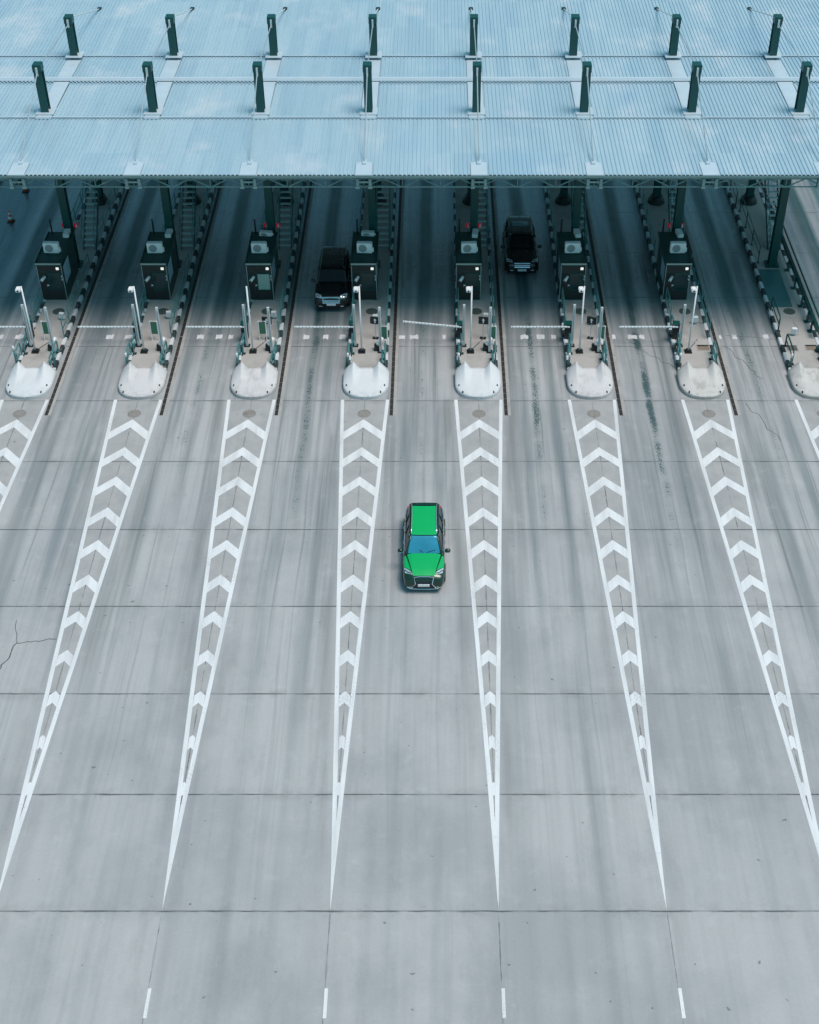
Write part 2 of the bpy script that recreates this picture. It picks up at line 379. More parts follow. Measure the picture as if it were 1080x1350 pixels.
for i in range(-1, NI):
    xc = AX[0] - 3 + 6 * (i + 0) if i >= 0 else -30.8
    bb = MB(); rr = random.Random(i + 40)
    for k in range(4):
        if rr.random() < .2: continue
        x0 = -1.5 + .9 * k + rr.uniform(-.15, .15); ww = rr.uniform(.15, .55)
        n = 5; top = [(x0 + ww * q / n, 6.0 + rr.uniform(.28, .42)) for q in range(n + 1)]; bot = [(x0 + ww * q / n, 6.0 - rr.uniform(0, .12)) for q in range(n + 1)]
        for q in range(n): bb.poly([(*bot[q], .004), (*bot[q + 1], .004), (*top[q + 1], .004), (*top[q], .004)])
    tag(link('worn_stop_marking', bb.mesh('worn_stop_marking', M['marking']), loc=(xc, 0, 0)), kind='structure')

def crack(pts, w=.025):
    b = MB()
    for (a, c) in zip(pts, pts[1:]):
        d = Vector((c[0] - a[0], c[1] - a[1])).normalized(); n = Vector((-d.y, d.x)) * w / 2
        b.poly([(a[0] + n.x, a[1] + n.y, .005), (a[0] - n.x, a[1] - n.y, .005), (c[0] - n.x * .7, c[1] - n.y * .7, .005), (c[0] + n.x * .7, c[1] + n.y * .7, .005)])
    tag(link('pavement_crack', b.mesh('pavement_crack', M['crack'])), kind='structure')
def wander(p0, p1, n, amp, seed):
    r = random.Random(seed); out = []
    for k in range(n + 1):
        t = k / n; e = amp if 0 < k < n else 0
        out.append((p0[0] + (p1[0] - p0[0]) * t + r.uniform(-e, e), p0[1] + (p1[1] - p0[1]) * t + r.uniform(-e, e)))
    return out
crack(wander((-18.6, -20.0), (-18.05, -17.8), 9, .1, 1), .05); crack(wander((-18.05, -17.8), (-16.4, -17.55), 9, .06, 2), .04); crack(wander((-18.05, -17.8), (-18.4, -16.4), 5, .08, 3), .03)
crack(wander((16.3, -.2), (17.5, -3.5), 9, .15, 4), .03); crack(wander((16.0, 5.2), (17.6, 2.0), 9, .12, 5), .035); crack(wander((16.3, 6.3), (19.0, 5.9), 9, .08, 6), .03)
crack(wander((10.6, 6.0), (13.0, 3.0), 9, .15, 7), .03); crack(wander((-25.9, -9.2), (-24.0, -10.4), 7, .1, 8), .03)

# ------------------------------------------------------------------ toll islands
Y_REAR = 38.0
def nose_fn(seed):
    """rounded ramp: low lip round the front, two horns at the rear with a trough between"""
    def fn(b):
        yf, yr = .08, 2.36; n, mcol = 22, 36; rows = []
        for i in range(n + 1):
            t = i / n; y = yf + (yr - yf) * (t ** 1.6)
            q = min(1, (y - yf) / 1.35); hw = 1.23 * (1 - (1 - q) ** 2.3) ** (1 / 2.3) if q < 1 else 1.23
            hw = max(hw, .03); s = (y - yf) / (yr - yf); row = []
            for j in range(mcol + 1):
                uu = -1 + 2 * j / mcol; x = uu * hw; ax = abs(x)
                z = .20 + .32 * s ** .8 * (1 - .55 * (ax / 1.23) ** 2)
                k = 0 if ax < .36 else ((ax - .36) / .32 if ax < .68 else max(0, 1 - (ax - .68) / .55))
                z += .46 * max(0, (s - .25) / .75) ** 1.8 * k
                z -= .06 * (abs(uu) ** 10)
                row.append((x, y, z))
            rows.append(row)
        base = len(b.v)
        for r in rows: b.v += r
        c = mcol + 1
        for i in range(n):
            for j in range(mcol): b.f.append((base + i * c + j, base + i * c + j + 1, base + (i + 1) * c + j + 1, base + (i + 1) * c + j))
        loop = [base + i * c for i in range(n, -1, -1)] + [base + j for j in range(1, mcol)] + [base + i * c + mcol for i in range(n + 1)]
        bot = len(b.v); b.v += [(b.v[k][0], b.v[k][1], 0) for k in loop]
        for k in range(len(loop) - 1): b.f.append((loop[k], bot + k, bot + k + 1, loop[k + 1]))
        rear = [base + n * c + j for j in range(mcol + 1)]
        rb = len(b.v); b.v += [(b.v[k][0], b.v[k][1], 0) for k in rear]
        for j in range(mcol): b.f.append((rear[j], rear[j + 1], rb + j + 1, rb + j))
    return fn

NOSE = ['white', 'grey', 'grey', 'white', 'white', 'grey', 'beige', 'beige']
NOSE_L = ['bright white rounded concrete nose', 'pale grey rounded concrete nose', 'grey rounded concrete nose with a scuff mark', 'bright white rounded concrete nose',
          'clean white rounded concrete nose', 'pale grey rounded concrete nose', 'beige rounded concrete nose with a dark smudge', 'beige rounded concrete nose']
def island(i, x, where, y0=2.36, nose=True):
    t = thing('traffic_island', 'raised concrete kerbed strip, ' + where, 'traffic island', (x, 0, 0), 0, 'toll islands')
    W = 1.12
    part(t, 'slab', M['island'], lambda b: b.box(-W + .2, W - .2, y0, Y_REAR, 0, .2), 'island_slab')
    for s in (-1, 1):
        part(t, 'kerb', M['kerb'], lambda b: b.box(s * W - (0 if s < 0 else .2), s * W + (.2 if s < 0 else 0), y0, Y_REAR, 0, .235), 'kerb%d' % s, bevel=.02)
    if not nose: return
    n = thing('island_nose', NOSE_L[i] + ', ' + where, 'concrete nose', (x, 0, 0), 0, 'island noses')
    part(n, 'ramp', M['nose_' + NOSE[i]], nose_fn(i), 'nose' + NOSE[i], True)
    for sx, yy, zz in ((-1.02, 1.0, .28), (1.02, 1.0, .28), (-.82, .45, .24), (.82, .45, .24)):
        part(n, 'lifting_lug', M['dark'], lambda b: b.box(-.03, .03, -.06, .06, -.06, .06), 'lug', bevel=.01, loc=(sx, yy, zz))
    m = tag(part(None, 'manhole_cover', M['rust'], lambda b: b.lathe([(.35, 0), (.35, .006), (.32, .012), (.30, .003), (.25, .003), (.23, .012), (.14, .012), (.12, .004), (.0, .004)], n=28), 'mh', loc=(x, -1.15, .002)),
            'round rusty manhole cover before ' + where, 'manhole cover', 'manhole covers before the noses')
    d = thing('trench_drain', 'narrow dark drain channel along ' + where, 'drain', (x + 1.42, 0, 0), 0, 'trench drains')
    part(d, 'grate', M['drain'], lambda b: [b.box(-.085, .085, -1.3 + k * .5, -1.3 + k * .5 + .47, .0, .012) for k in range(70)], 'grate')
    part(d, 'edge_strip', M['drain_edge'], lambda b: b.box(.09, .25, -1.3, Y_REAR, 0, .006), 'dedge')
for i in range(NI): island(i, AX[i], WHERE[i])
island(-1, -30.2, 'beyond the lane of the traffic cones', 14, False)

# manholes and pits on the islands
for i in range(NI):
    tag(part(None, 'hatch_cover', M['green_iron'], lambda b: b.lathe([(.34, 0), (.34, .012), (.30, .016), (.0, .016)], n=28), 'mh2', loc=(AX[i] + .06, 8.5, .2)),
        'dark oval access cover let into ' + WHERE[i], 'manhole cover', 'access covers on the islands')
for i in (6, 7):
    t = thing('service_pit', 'open rectangular pit with brown lining on ' + WHERE[i], 'pit', (AX[i] + .56, 4.75, .2))
    part(t, 'rim', M['island'], lambda b: b.box(-.36, .36, -.30, -.26, 0, .02).box(-.36, .36, .26, .30, 0, .02).box(-.36, -.32, -.26, .26, 0, .02).box(.32, .36, -.26, .26, 0, .02), 'pit_rim')
    part(t, 'lining', M['pit'], lambda b: b.box(-.32, .32, -.26, .26, 0, .008), 'pit_lining')
    part(t, 'painted_shadow', M['dark'], lambda b: b.box(-.32, .32, .14, .26, .008, .012), 'pit_shadow')  # dark strip laid on the lining as the painted shadow inside the pit
t = thing('cover_plate', 'large teal steel plate lying on the boothless island', 'steel plate', (AX[7], 0, .2))
part(t, 'plate', M['plate_teal'], lambda b: b.box(-.90, .34, 8.95, 13.2, 0, .016), bevel=.005)
part(t, 'edge_seal', M['drain_edge'], lambda b: b.box(.345, .42, 8.9, 13.25, 0, .012))

# ------------------------------------------------------------------ booths
B_Y0, B_Y1, B_Z = 9.75, 13.05, 2.62
def booth(i):
    x = AX[i] - .38; wv = WHERE[i]
    extra = 'with pale front window ' if i == 2 else ''
    t = thing('toll_booth', 'dark teal toll booth ' + extra + 'on ' + wv, 'toll booth', (x, 0, .2), 0, 'toll booths')
    H = B_Z - .2; hw = .70; y0 = B_Y0; y1 = B_Y1
    def shell(b):
        b.box(-hw, hw, y0, y1, 0, H - .12)
    part(t, 'wall', M['booth'], shell, 'b_shell', bevel=.02)
    part(t, 'roof', M['booth_roof'], lambda b: b.box(-hw - .06, hw + .06, y0 - .08, y1 + .35, H - .12, H).box(-hw - .06, hw + .06, y0 - .08, y0 - .03, H, H + .05).box(-hw - .06, -hw - .02, y0 - .03, y1 + .35, H, H + .05).box(hw + .02, hw + .06, y0 - .03, y1 + .35, H, H + .05), 'b_roof')
    part(t, 'trim', M['booth_trim'], lambda b: b.box(-hw - .03, hw + .03, y0 - .11, y0 - .085, H - .05, H + .052).box(-hw - .02, -hw + .015, y0 - .03, y0 - .003, 0, H - .13).box(hw - .015, hw + .02, y0 - .03, y0 - .003, 0, H - .13), 'b_trim')
    part(t, 'sign_panel', M['dark'], lambda b: b.box(-hw + .1, hw - .06, y0 - .022, y0 - .004, H - .50, H - .16), 'b_sign')
    w_ = part(t, 'window', M['teal_steel'], lambda b: b.box(-.16, .60, y0 - .03, y0 - .004, .66, .70).box(-.16, .60, y0 - .03, y0 - .004, 1.72, 1.78).box(-.16, -.12, y0 - .03, y0 - .004, .70, 1.72).box(.56, .60, y0 - .03, y0 - .004, .70, 1.72), 'b_win')
    part(w_, 'pane', M['lit_glass' if i == 2 else 'booth_glass'], lambda b: b.box(-.118, .558, y0 - .012, y0 - .005, .702, 1.718), 'b_pane%d' % (i == 2))
    part(t, 'lower_panel', M['dark'], lambda b: b.box(-.16, .60, y0 - .02, y0 - .004, .08, .62), 'b_low')
    dr = part(t, 'door', M['dark'], lambda b: b.box(-.62, -.24, y0 - .025, y0 - .004, .06, 1.78), 'b_door')
    part(dr, 'handle', M['chrome'], lambda b: b.tube([(-.28, y0 - .06, .9), (-.28, y0 - .06, 1.1)], .015), 'b_handle')
    for s in (-1, 1):
        sw = part(t, 'window', M['teal_steel'], lambda b: b.box(s * hw - .02, s * hw + .02, y0 + .25, y0 + 1.75, .80, .85).box(s * hw - .02, s * hw + .02, y0 + .25, y0 + 1.75, 2.02, 2.08).box(s * hw - .02, s * hw + .02, y0 + .25, y0 + .3, .85, 2.02).box(s * hw - .02, s * hw + .02, y0 + 1.70, y0 + 1.75, .85, 2.02), 'b_sw%d' % s)
        part(sw, 'pane', M['side_glass_sheen'], lambda b: b.box(s * hw - .008, s * hw + .008, y0 + .302, y0 + 1.698, .852, 2.018), 'b_sp%d' % s)
    part(t, 'lamp', M['lamp_face'], lambda b: b.box(.40, .56, y0 - .07, y0 - .023, H - .40, H - .25), 'b_lamp', bevel=.01)
    for zz in (1.62, 1.42): part(t, 'indicator_lamp', M['white'], lambda b: b.tube([(0, 0, 0), (.03, -.12, -.03)], .028), 'b_ind', loc=(.63, y0, zz))
    part(t, 'intercom', M['white'], lambda b: b.lathe([(.0, -.05), (.05, -.03), (.05, 0)], axis='y', n=12), 'b_ic', True, loc=(-.22, y0 - .02, 1.0))
    part(t, 'flue', M['dark'], lambda b: b.tube([(-.5, y1 + .2, H - .02), (-.5, y1 + .2, H + .9)], .05), 'b_flue')
    c = thing('security_camera', 'white bullet camera on the booth front, ' + wv, 'security camera', (x - .40, y0, 1.62), 0, 'booth cameras')
    part(c, 'bracket', M['dark'], lambda b: b.tube([(0, 0, 0), (0, -.12, .06)], .025), 'bc_br')
    part(c, 'housing', M['white'], lambda b: b.tube([(.08, -.05, .16), (-.09, -.36, .04)], .085, 10), 'bc_h', True)
    part(c, 'lens', M['dark'], lambda b: b.tube([(-.09, -.362, .04), (-.097, -.374, .035)], .05, 10), 'bc_l')
    a = thing('air_conditioner', 'white fan air conditioner on the booth roof, ' + wv, 'air conditioner', (x + random.uniform(-.05, .12), 10.95, B_Z), random.uniform(-.06, .06), 'rooftop air conditioners')
    ac(a)
    side = i not in (2, 3)
    a = thing('air_conditioner', ('low narrow rooftop unit behind the fan unit, ' if side else 'low wide rooftop unit behind the fan unit, ') + wv, 'air conditioner',
              (AX[i] + (.05 if side else -.25), 13.0, B_Z), R(90 if side else 2) + random.uniform(-.12, .12), 'rooftop air conditioners')
    ac(a); a.scale = (.85, 1.05, .36)
def ac(t, k=1.0):
    part(t, 'casing', M['ac'], lambda b: b.box(-.44, .44, -.16, .16, .05, .68), 'ac_c', bevel=.025)
    part(t, 'fan_grille', M['ac_grille'], lambda b: b.lathe([(.235, 0), (.235, -.012), (.19, -.02), (.05, -.022), (.001, -.022)], (-.10, -.160, .37), 24, 'y'), 'ac_g')
    part(t, 'valve_cover', M['ac'], lambda b: b.box(.442, .52, -.10, .06, .10, .36), 'ac_v', bevel=.02)
    for s in (-1, 1): part(t, 'foot', M['dark'], lambda b: b.box(-.03, .03, -.2, .2, 0, .05), 'ac_f', loc=(s * .32, 0, 0))
for i in range(7): booth(i)

# ------------------------------------------------------------------ equipment on the islands
def barrier(i):
    x = AX[i] - .90; wv = WHERE[i]
    tilt = 6.5 if i == 4 else 0
    t = thing('barrier_gate', ('toll barrier with slightly raised white arm, ' if tilt else 'toll barrier with level white arm, ') + wv, 'barrier', (x, 5.75, .2), 0, 'toll barriers')
    part(t, 'cabinet', M['dark'], lambda b: b.box(-.18, .18, -.2, .2, 0, .95), 'bar_cab', bevel=.03)
    part(t, 'cabinet_lid', M['teal_steel'], lambda b: b.box(-.2, .2, -.22, .22, .95, 1.0), 'bar_lid', bevel=.015)
    a = part(t, 'arm', arm_mat(), lambda b: b.box(-3.15, .12, -.03, .03, -.05, .05), 'bar_arm', bevel=.012, loc=(-.05, -.26, .88))
    a.rotation_euler = (0, R(tilt), 0)
    part(a, 'hub', M['dark'], lambda b: b.lathe([(.1, -.06), (.1, .06)], (.05, .05, 0), 14, 'y'), 'bar_hub')
def arm_mat():
    if 'arm' in M: return M['arm']
    g = G('barrier_arm_paint'); x, y, z = g.xyz(); k = g.f('FRACT', g.f('DIVIDE', x, .19)); a = g.sstep(k, .78, .86)
    g.put(g.b.inputs['Base Color'], g.mix(a, (.90, .91, .92), (.42, .45, .46))); g.b.inputs['Roughness'].default_value = .45
    M['arm'] = g.m; return g.m
def camera_pole(i):
    wv = WHERE[i]
    t = thing('camera_pole', 'slim light grey camera pole on ' + wv, 'camera pole', (AX[i] - .34, 4.35, .2), 0, 'camera poles')
    part(t, 'base_plate', M['dark'], lambda b: b.box(-.2, .2, -.2, .2, 0, .04).box(-.12, .12, -.12, .12, .04, .16), 'cp_b')
    part(t, 'pole', M['white'], lambda b: b.tube([(0, 0, .04), (0, 0, 4.15)], .05, 10, .042), 'cp_p', True)
    c = part(t, 'camera', M['white'], lambda b: b.box(-.30, -.04, -.20, .18, 3.88, 4.06), 'cp_c' if i != 0 else None, bevel=.03)
    if i in (2,): bpy.data.objects.remove(c)
    else: part(c, 'lens', M['dark'], lambda b: b.lathe([(.05, 0), (.05, -.02)], (-.17, -.201, 3.97), 10, 'y'), 'cp_l')
def curtain_post(i, dx, y, h, side):
    t = thing('light_curtain_post', 'square grey sensor column, %s side, ' % side + WHERE[i], 'sensor post', (AX[i] + dx, y, .2), 0, 'sensor columns')
    part(t, 'column', M['grey_metal'], lambda b: b.box(-.07, .07, -.07, .07, .03, h), 'lc%.1f' % h, bevel=.012)
    part(t, 'sensor_strip', M['ac_grille'], lambda b: b.box(-.03, .03, -.078, -.0705, .4, h - .2), 'lcs%.1f' % h)
    part(t, 'base_plate', M['dark'], lambda b: b.box(-.16, .16, -.16, .16, 0, .03), 'lcb')
def panel_stand(i, dx, y):
    t = thing('panel_stand', 'white framed stand holding a green panel on ' + WHERE[i], 'panel stand', (AX[i] + dx, y, .2), 0, 'green panel stands')
    part(t, 'frame', M['white'], lambda b: b.tube([(-.2, 0, 0), (-.2, 0, 1.25), (.2, 0, 1.25), (.2, 0, 0)], .03), 'ps_f')
    part(t, 'panel', mat('green_panel', (.045, .16, .10), .4), lambda b: b.box(-.168, .168, -.012, .012, .42, 1.18), 'ps_p')
def lane_sign(i, dx, y, rz):
    t = thing('lane_sign', 'small black sign with white arrow on ' + WHERE[i], 'sign', (AX[i] + dx, y, .2), rz, 'small lane signs')
    part(t, 'post', M['grey_metal'], lambda b: b.tube([(0, 0, 0), (0, 0, 1.1)], .025), 'ls_p')
    part(t, 'foot', M['dark'], lambda b: b.box(-.17, .17, -.12, .12, 0, .03), 'ls_f')
    pn = part(t, 'panel', M['dark'], lambda b: b.box(-.27, .27, -.05, .03, .95, 1.40), 'ls_pan', bevel=.015)
    part(pn, 'arrow', M['white'], lambda b: b.box(-.035, .035, -.058, -.052, 1.03, 1.20).poly([(-.09, -.055, 1.20), (.09, -.055, 1.20), (0, -.055, 1.33)]), 'ls_a')
def hoop(i, dx, y0, y1, where, h=.85, mt='pipe_teal'):
    t = thing('guard_hoop', where + WHERE[i], 'guard rail', (AX[i] + dx, 0, .2), 0, 'pipe guards by the noses')
    part(t, 'hoop', M[mt], lambda b: b.tube([(0, y0, 0), (0, y0, h - .1), (0, y0 + .1, h), (0, y1 - .1, h), (0, y1, h - .1), (0, y1, 0)], .045), 'hp%.2f%.2f%.2f%s' % (y0, y1, h, mt))
    part(t, 'cross_bar', M[mt], lambda b: b.tube([(0, y0, h * .5), (0, y1, h * .5)], .035), 'hc%.2f%.2f%.2f%s' % (y0, y1, h, mt))
    for yy in (y0, y1): part(t, 'foot_plate', M['dark'], lambda b: b.box(-.13, .13, -.1, .1, 0, .03), 'hf', loc=(0, yy, 0))
def railing(i, dx, y0, y1, label, step=1.65, h=1.1, mt='pipe_teal', group='pipe railings'):
    t = thing('pipe_railing', label, 'railing', (AX[i] + dx, 0, .2), 0, group)
    for zz in (h, h * .55):
        part(t, 'rail', M[mt], lambda b: b.tube([(0, y0, 0), (0, y1, 0)], .03), 'rl%.1f%.1f%s' % (y0, y1, mt), loc=(0, 0, zz))
    n = max(1, round((y1 - y0) / step))
    for k in range(n + 1):
        part(t, 'post', M[mt], lambda b: b.tube([(0, 0, 0), (0, 0, h)], .032).box(-.08, .08, -.08, .08, 0, .02), 'rp%.2f%s' % (h, mt), loc=(0, y0 + (y1 - y0) * k / n, 0))
    return t
def small_camera(i):
    t = thing('plate_camera', 'white camera on a black box on ' + WHERE[i], 'camera', (AX[i] + .55, 4.55, .2), 0, 'low plate cameras')
    part(t, 'box', M['dark'], lambda b: b.box(-.2, .14, -.15, .15, 0, .34), 'sc_b', bevel=.02)
    h = part(t, 'housing', M['white'], lambda b: b.tube([(.24, .22, .62), (-.02, -.18, .46)], .105, 10), 'sc_h', True)
    part(h, 'stem', M['grey_metal'], lambda b: b.tube([(.1, .02, .3), (.1, .02, .5)], .03), 'sc_s')
for i in range(7):
    barrier(i); camera_pole(i)
    curtain_post(i, -.72, 4.95, 2.65, 'barrier'); 
    if i < 6:
        curtain_post(i, .70, 4.35, 2.85, 'drain')
        small_camera(i)
    if i <= 2: panel_stand(i, .12, 5.5)
    elif i <= 5: panel_stand(i, .86, 5.0)
    if i in (2, 3, 4, 5): lane_sign(i, .38, 5.7, R(-8 if i != 5 else -20))
    hoop(i, -1.0, 3.1, 4.0, 'teal pipe hoop, barrier side of nose, '); hoop(i, -.86, 4.15, 5.1, 'teal pipe hoop in front of the barrier, ', .8)
    hoop(i, .98, 3.1, 4.2, 'teal pipe hoop, drain side of nose, ')
    hoop(i, .84, 2.75, 3.6, 'low teal pipe hoop close behind the nose, ', .6)
    railing(i, -.98, 7.3, 9.3, 'short teal pipe railing by the booth door, ' + WHERE[i], 1.0)
    railing(i, .98, 5.7, 13.2, 'long teal pipe railing along the booth, ' + WHERE[i])
    railing(i, .98, 16.0, 30.0, 'teal pipe railing beside the staircase, ' + WHERE[i], 2.0, group='rear pipe railings')
    railing(i, -.98, 14.8, 27.0, 'teal pipe railing behind the booth, ' + WHERE[i], 2.0, group='rear pipe railings')
def bollard(i, dx, y, h, lab):
    t = thing('marker_post', lab + WHERE[i], 'post', (AX[i] + dx, y, .2), 0, 'marker posts')
    part(t, 'pipe', M['pipe_teal'], lambda b: b.tube([(0, 0, 0), (0, 0, h)], .055, 10), 'bo%.2f' % h, True)
    part(t, 'cap', M['white'], lambda b: b.lathe([(.062, h - .2), (.062, h), (.03, h + .05), (.0, h + .055)], n=12), 'boc%.2f' % h, True)
    part(t, 'foot_plate', M['dark'], lambda b: b.box(-.11, .11, -.11, .11, 0, .025), 'bof')
def junction_box(i, dx, y):
    t = thing('junction_box', 'small grey electrical box with a pipe on ' + WHERE[i], 'electrical box', (AX[i] + dx, y, .2), random.uniform(-.2, .2), 'electrical boxes')
    part(t, 'case', M['ac'], lambda b: b.box(-.14, .14, -.09, .09, .12, .48), 'jb_c', bevel=.015)
    part(t, 'conduit', M['grey_metal'], lambda b: b.tube([(0, .0, 0), (0, 0, .13)], .03).tube([(.16, 0, .2), (.3, .1, .02), (.32, .8, .02), (.1, 1.4, .02)], .018), 'jb_p')
    part(t, 'door', M['grey_metal'], lambda b: b.box(-.11, .11, -.098, -.091, .15, .45), 'jb_d')
rr = random.Random(5)
for i in range(7):
    bollard(i, -1.02, 2.95, 1.25 if i == 0 else .8, 'teal post with white cap near the kerb on ' if i else 'tall teal post with white cap on ')
    junction_box(i, rr.uniform(.3, .6), rr.uniform(7.0, 7.8))
    hoop(i, -1.02, 5.95, 6.7, 'narrow teal pipe hoop behind the barrier, ', .95)
    if i % 2 == 0:
        c = thing('cable', 'thin dark cable lying across the concrete of ' + WHERE[i], 'cable', (AX[i], 0, .2), 0, 'loose cables')
        part(c, 'strand', M['rubber'], lambda b: b.tube([(-.3, 4.5, .02), (-.05, 4.9, .02), (.2, 5.3, .02), (.36, 5.6, .02)], .016, 6), 'cable')
        part(c, 'clip', M['grey_metal'], lambda b: b.box(-.05, .05, -.03, .03, 0, .03), 'cclip', loc=(.2, 5.3, 0))
# boothless island
t = thing('guard_rail', 'long dark guard rail on squat legs along the boothless island', 'guard rail', (AX[7], 0, .2))
for yy in (6.4, 7.4, 9.05, 11.05, 13.1): part(t, 'leg', M['teal_steel'], lambda b: b.box(-.05, .05, -.05, .05, 0, .75).box(-.18, .14, -.14, .14, 0, .04), 'gr_leg', loc=(.84, yy, 0))
for zz, xx in ((.75, 1.0), (.52, 1.0), (.95, 1.16)): part(t, 'rail', M['teal_steel'], lambda b: b.tube([(0, 5.6, 0), (0, 20, 0)], .05), 'gr_rail', loc=(xx, 0, zz))
part(t, 'beam', M['teal_steel'], lambda b: b.box(.89, .96, 5.6, 20, .48, .78))
hoop(7, -1.0, 6.4, 8.6, 'wide dark pipe hoop beside the plate on ', .95, 'teal_steel'); hoop(7, -.88, 3.1, 4.9, 'dark pipe hoop behind the nose of ', .85, 'teal_steel')
hoop(7, .95, 3.1, 4.2, 'dark pipe hoop on the drain side of ', .85, 'teal_steel')
railing(7, -.78, 14.0, 20.5, 'dark pipe railing beside the front column of the boothless island', 2.0, 1.1, 'teal_steel', 'rear pipe railings')
railing(7, -.98, 21.0, 30.0, 'dark pipe railing at the rear kerb of the boothless island', 2.0, 1.1, 'teal_steel', 'rear pipe railings')

junction_box(7, -.2, 6.0)
t = thing('floor_grating', 'dark square grating let into the boothless island', 'grating', (AX[7] - .52, 4.7, .2))
part(t, 'frame', M['drain_edge'], lambda b: b.box(-.32, .32, -.3, -.26, 0, .02).box(-.32, .32, .26, .3, 0, .02).box(-.32, -.28, -.26, .26, 0, .02).box(.28, .32, -.26, .26, 0, .02))
part(t, 'grate', M['drain'], lambda b: [b.box(-.27 + .06 * k, -.235 + .06 * k, -.25, .25, 0, .014) for k in range(9)])
for yy, lab in ((3.6, 'small dark box nearer the nose of '), (4.4, 'small dark box by the service pit of ')):
    t = thing('control_box', lab + WHERE[7], 'electrical box', (AX[7] + .85, yy, .2))
    part(t, 'case', M['teal_steel'], lambda b: b.box(-.14, .14, -.12, .12, .03, .28), 'ctl_c', bevel=.02)
    part(t, 'foot', M['dark'], lambda b: b.box(-.17, .17, -.15, .15, 0, .03), 'ctl_f')
bollard(7, -1.0, 2.9, .8, 'teal post with white cap near the kerb on ')
# red signs behind the booths of every other island
for i in (0, 2, 4, 6):
    for s in (-1, 1):
        t = thing('fire_sign', 'red square sign, %s side of the column, ' % ('barrier' if s < 0 else 'staircase') + WHERE[i], 'sign', (AX[i] + s * .36, 14.1, 2.66), 0, 'red signs on the columns')
        part(t, 'plate', M['red'], lambda b: b.box(-.12, .12, -.03, .03, -.14, .14), 'fs_p', bevel=.01)
        part(t, 'mark', M['white'], lambda b: b.poly([(-.02, -.035, -.12), (.05, -.035, -.12), (.05, -.035, .06), (.02, -.035, .11), (-.02, -.035, .06)]), 'fs_m')
        part(t, 'bracket', M['dark'], lambda b: b.box(-.02 - s * .12, .02 - s * .12, .03, .12, -.04, .04), 'fs_b%d' % s)

# stairs up to the canopy gallery, behind every front column
def stair(i):
    t = thing('metal_staircase', 'steep open metal stairs behind the column of ' + WHERE[i], 'staircase', (AX[i] + .5, 15.6, .2), 0, 'stairs behind the booths')
    n, rise, run, hw = 21, .25, .29, .38
    part(t, 'tread', mat('stair_tread', (.48, .60, .60), .5, .2), lambda b: [b.box(-hw + .03, hw - .03, k * run, k * run + .20, (k + 1) * rise - .035, (k + 1) * rise) for k in range(n)], 'st_t')
    for s in (-1, 1):
        def sf(b):
            y1, z1 = n * run, n * rise; e = .035
            x0, x1 = (s * hw - e / 2, s * hw + e / 2)
            q = [(x0, -.1, 0), (x0, .22, 0), (x0, y1 + .2, z1 - .05), (x0, y1, z1 + .14)]
            k = len(b.v); b.v += q + [(x1, p[1], p[2]) for p in q]
            b.f += [(k, k + 1, k + 2, k + 3), (k + 7, k + 6, k + 5, k + 4)] + [(k + a, k + 4 + a, k + 4 + (a + 1) % 4, k + (a + 1) % 4) for a in range(4)]
        part(t, 'stringer', M['teal_steel'], sf, 'st_s%d' % s)
        def hf(b):
            y1, z1 = n * run, n * rise
            b.tube([(s * hw, 0, .15), (s * hw, 0, 1.1), (s * hw, y1, z1 + 1.05)], .025)
            for k in range(1, 7): b.tube([(s * hw, y1 * k / 7, z1 * k / 7 + .1), (s * hw, y1 * k / 7, z1 * k / 7 + 1.08)], .02, 6)
        part(t, 'handrail', M['pipe_teal'], hf, 'st_h%d' % s)
for i in range(NI): stair(i)
t = thing('service_gallery', 'narrow steel walkway under the canopy at the head of the stairs', 'walkway', (0, 0, 5.42))
part(t, 'deck', M['teal_steel'], lambda b: b.box(AX[0] - 3, AX[-1] + 3, 21.72, 23.0, 0, .06))
for yy, x0 in ((22.95, 0), ):
    for zz in (.6, 1.1): part(t, 'rail', M['pipe_teal'], lambda b: b.tube([(AX[0] - 3, yy, zz), (AX[-1] + 3, yy, zz)], .03))
for i in range(NI):
    part(t, 'post', M['pipe_teal'], lambda b: b.tube([(0, 0, .06), (0, 0, 1.1)], .03), 'gal_p', loc=(AX[i] + 1.5, 22.95, 0)); part(t, 'bracket', M['teal_steel'], lambda b: b.box(-.06, .06, 21.9, 23.0, -.16, 0), 'gal_b', loc=(AX[i], 0, 0))

# ------------------------------------------------------------------ canopy
RX0, RX1 = -29.4, 26.4
PITCH_R = 6 / 27
YF, YA, YM, YB, YE = 6.3, 12.95, 17.7, 21.8, 34.2
ZR = 9.78
def zc(y): return ZR - .2 * min(max((y - 13.75) / 8.0, 0), 1)      # the roof dips a little towards the rear
def ribbed(y0, y1, z0, z1, gaps):
    """ribbed sheet; gaps = x intervals left out for flat flashing"""
    def fn(b):
        n0 = math.floor((RX0 - AX[0]) / PITCH_R); n1 = math.ceil((RX1 - AX[0]) / PITCH_R)
        prev = None
        for k in range(n0, n1):
            x = AX[0] + k * PITCH_R
            xc = x + PITCH_R / 2
            if any(a < xc < c for a, c in gaps): prev = None; continue
            for dx, dz in ((0, 0), (.052, 0), (.070, .055), (.190, .055), (.208, 0), (PITCH_R, 0)):
                if prev is not None and dx == 0: continue
                i0 = len(b.v); b.v += [(x + dx, y0, z0 + dz), (x + dx, y1, z1 + dz)]
                if prev is not None: b.f.append((prev, i0, i0 + 1, prev + 1))
                prev = i0
    return fn
can = thing('canopy_roof', 'wide pale blue ribbed metal canopy over the toll lanes', 'canopy', (0, 0, 0))
st = [(x - .42, x + .42) for x in AX + [AX[0] - 6, AX[-1] + 6]]
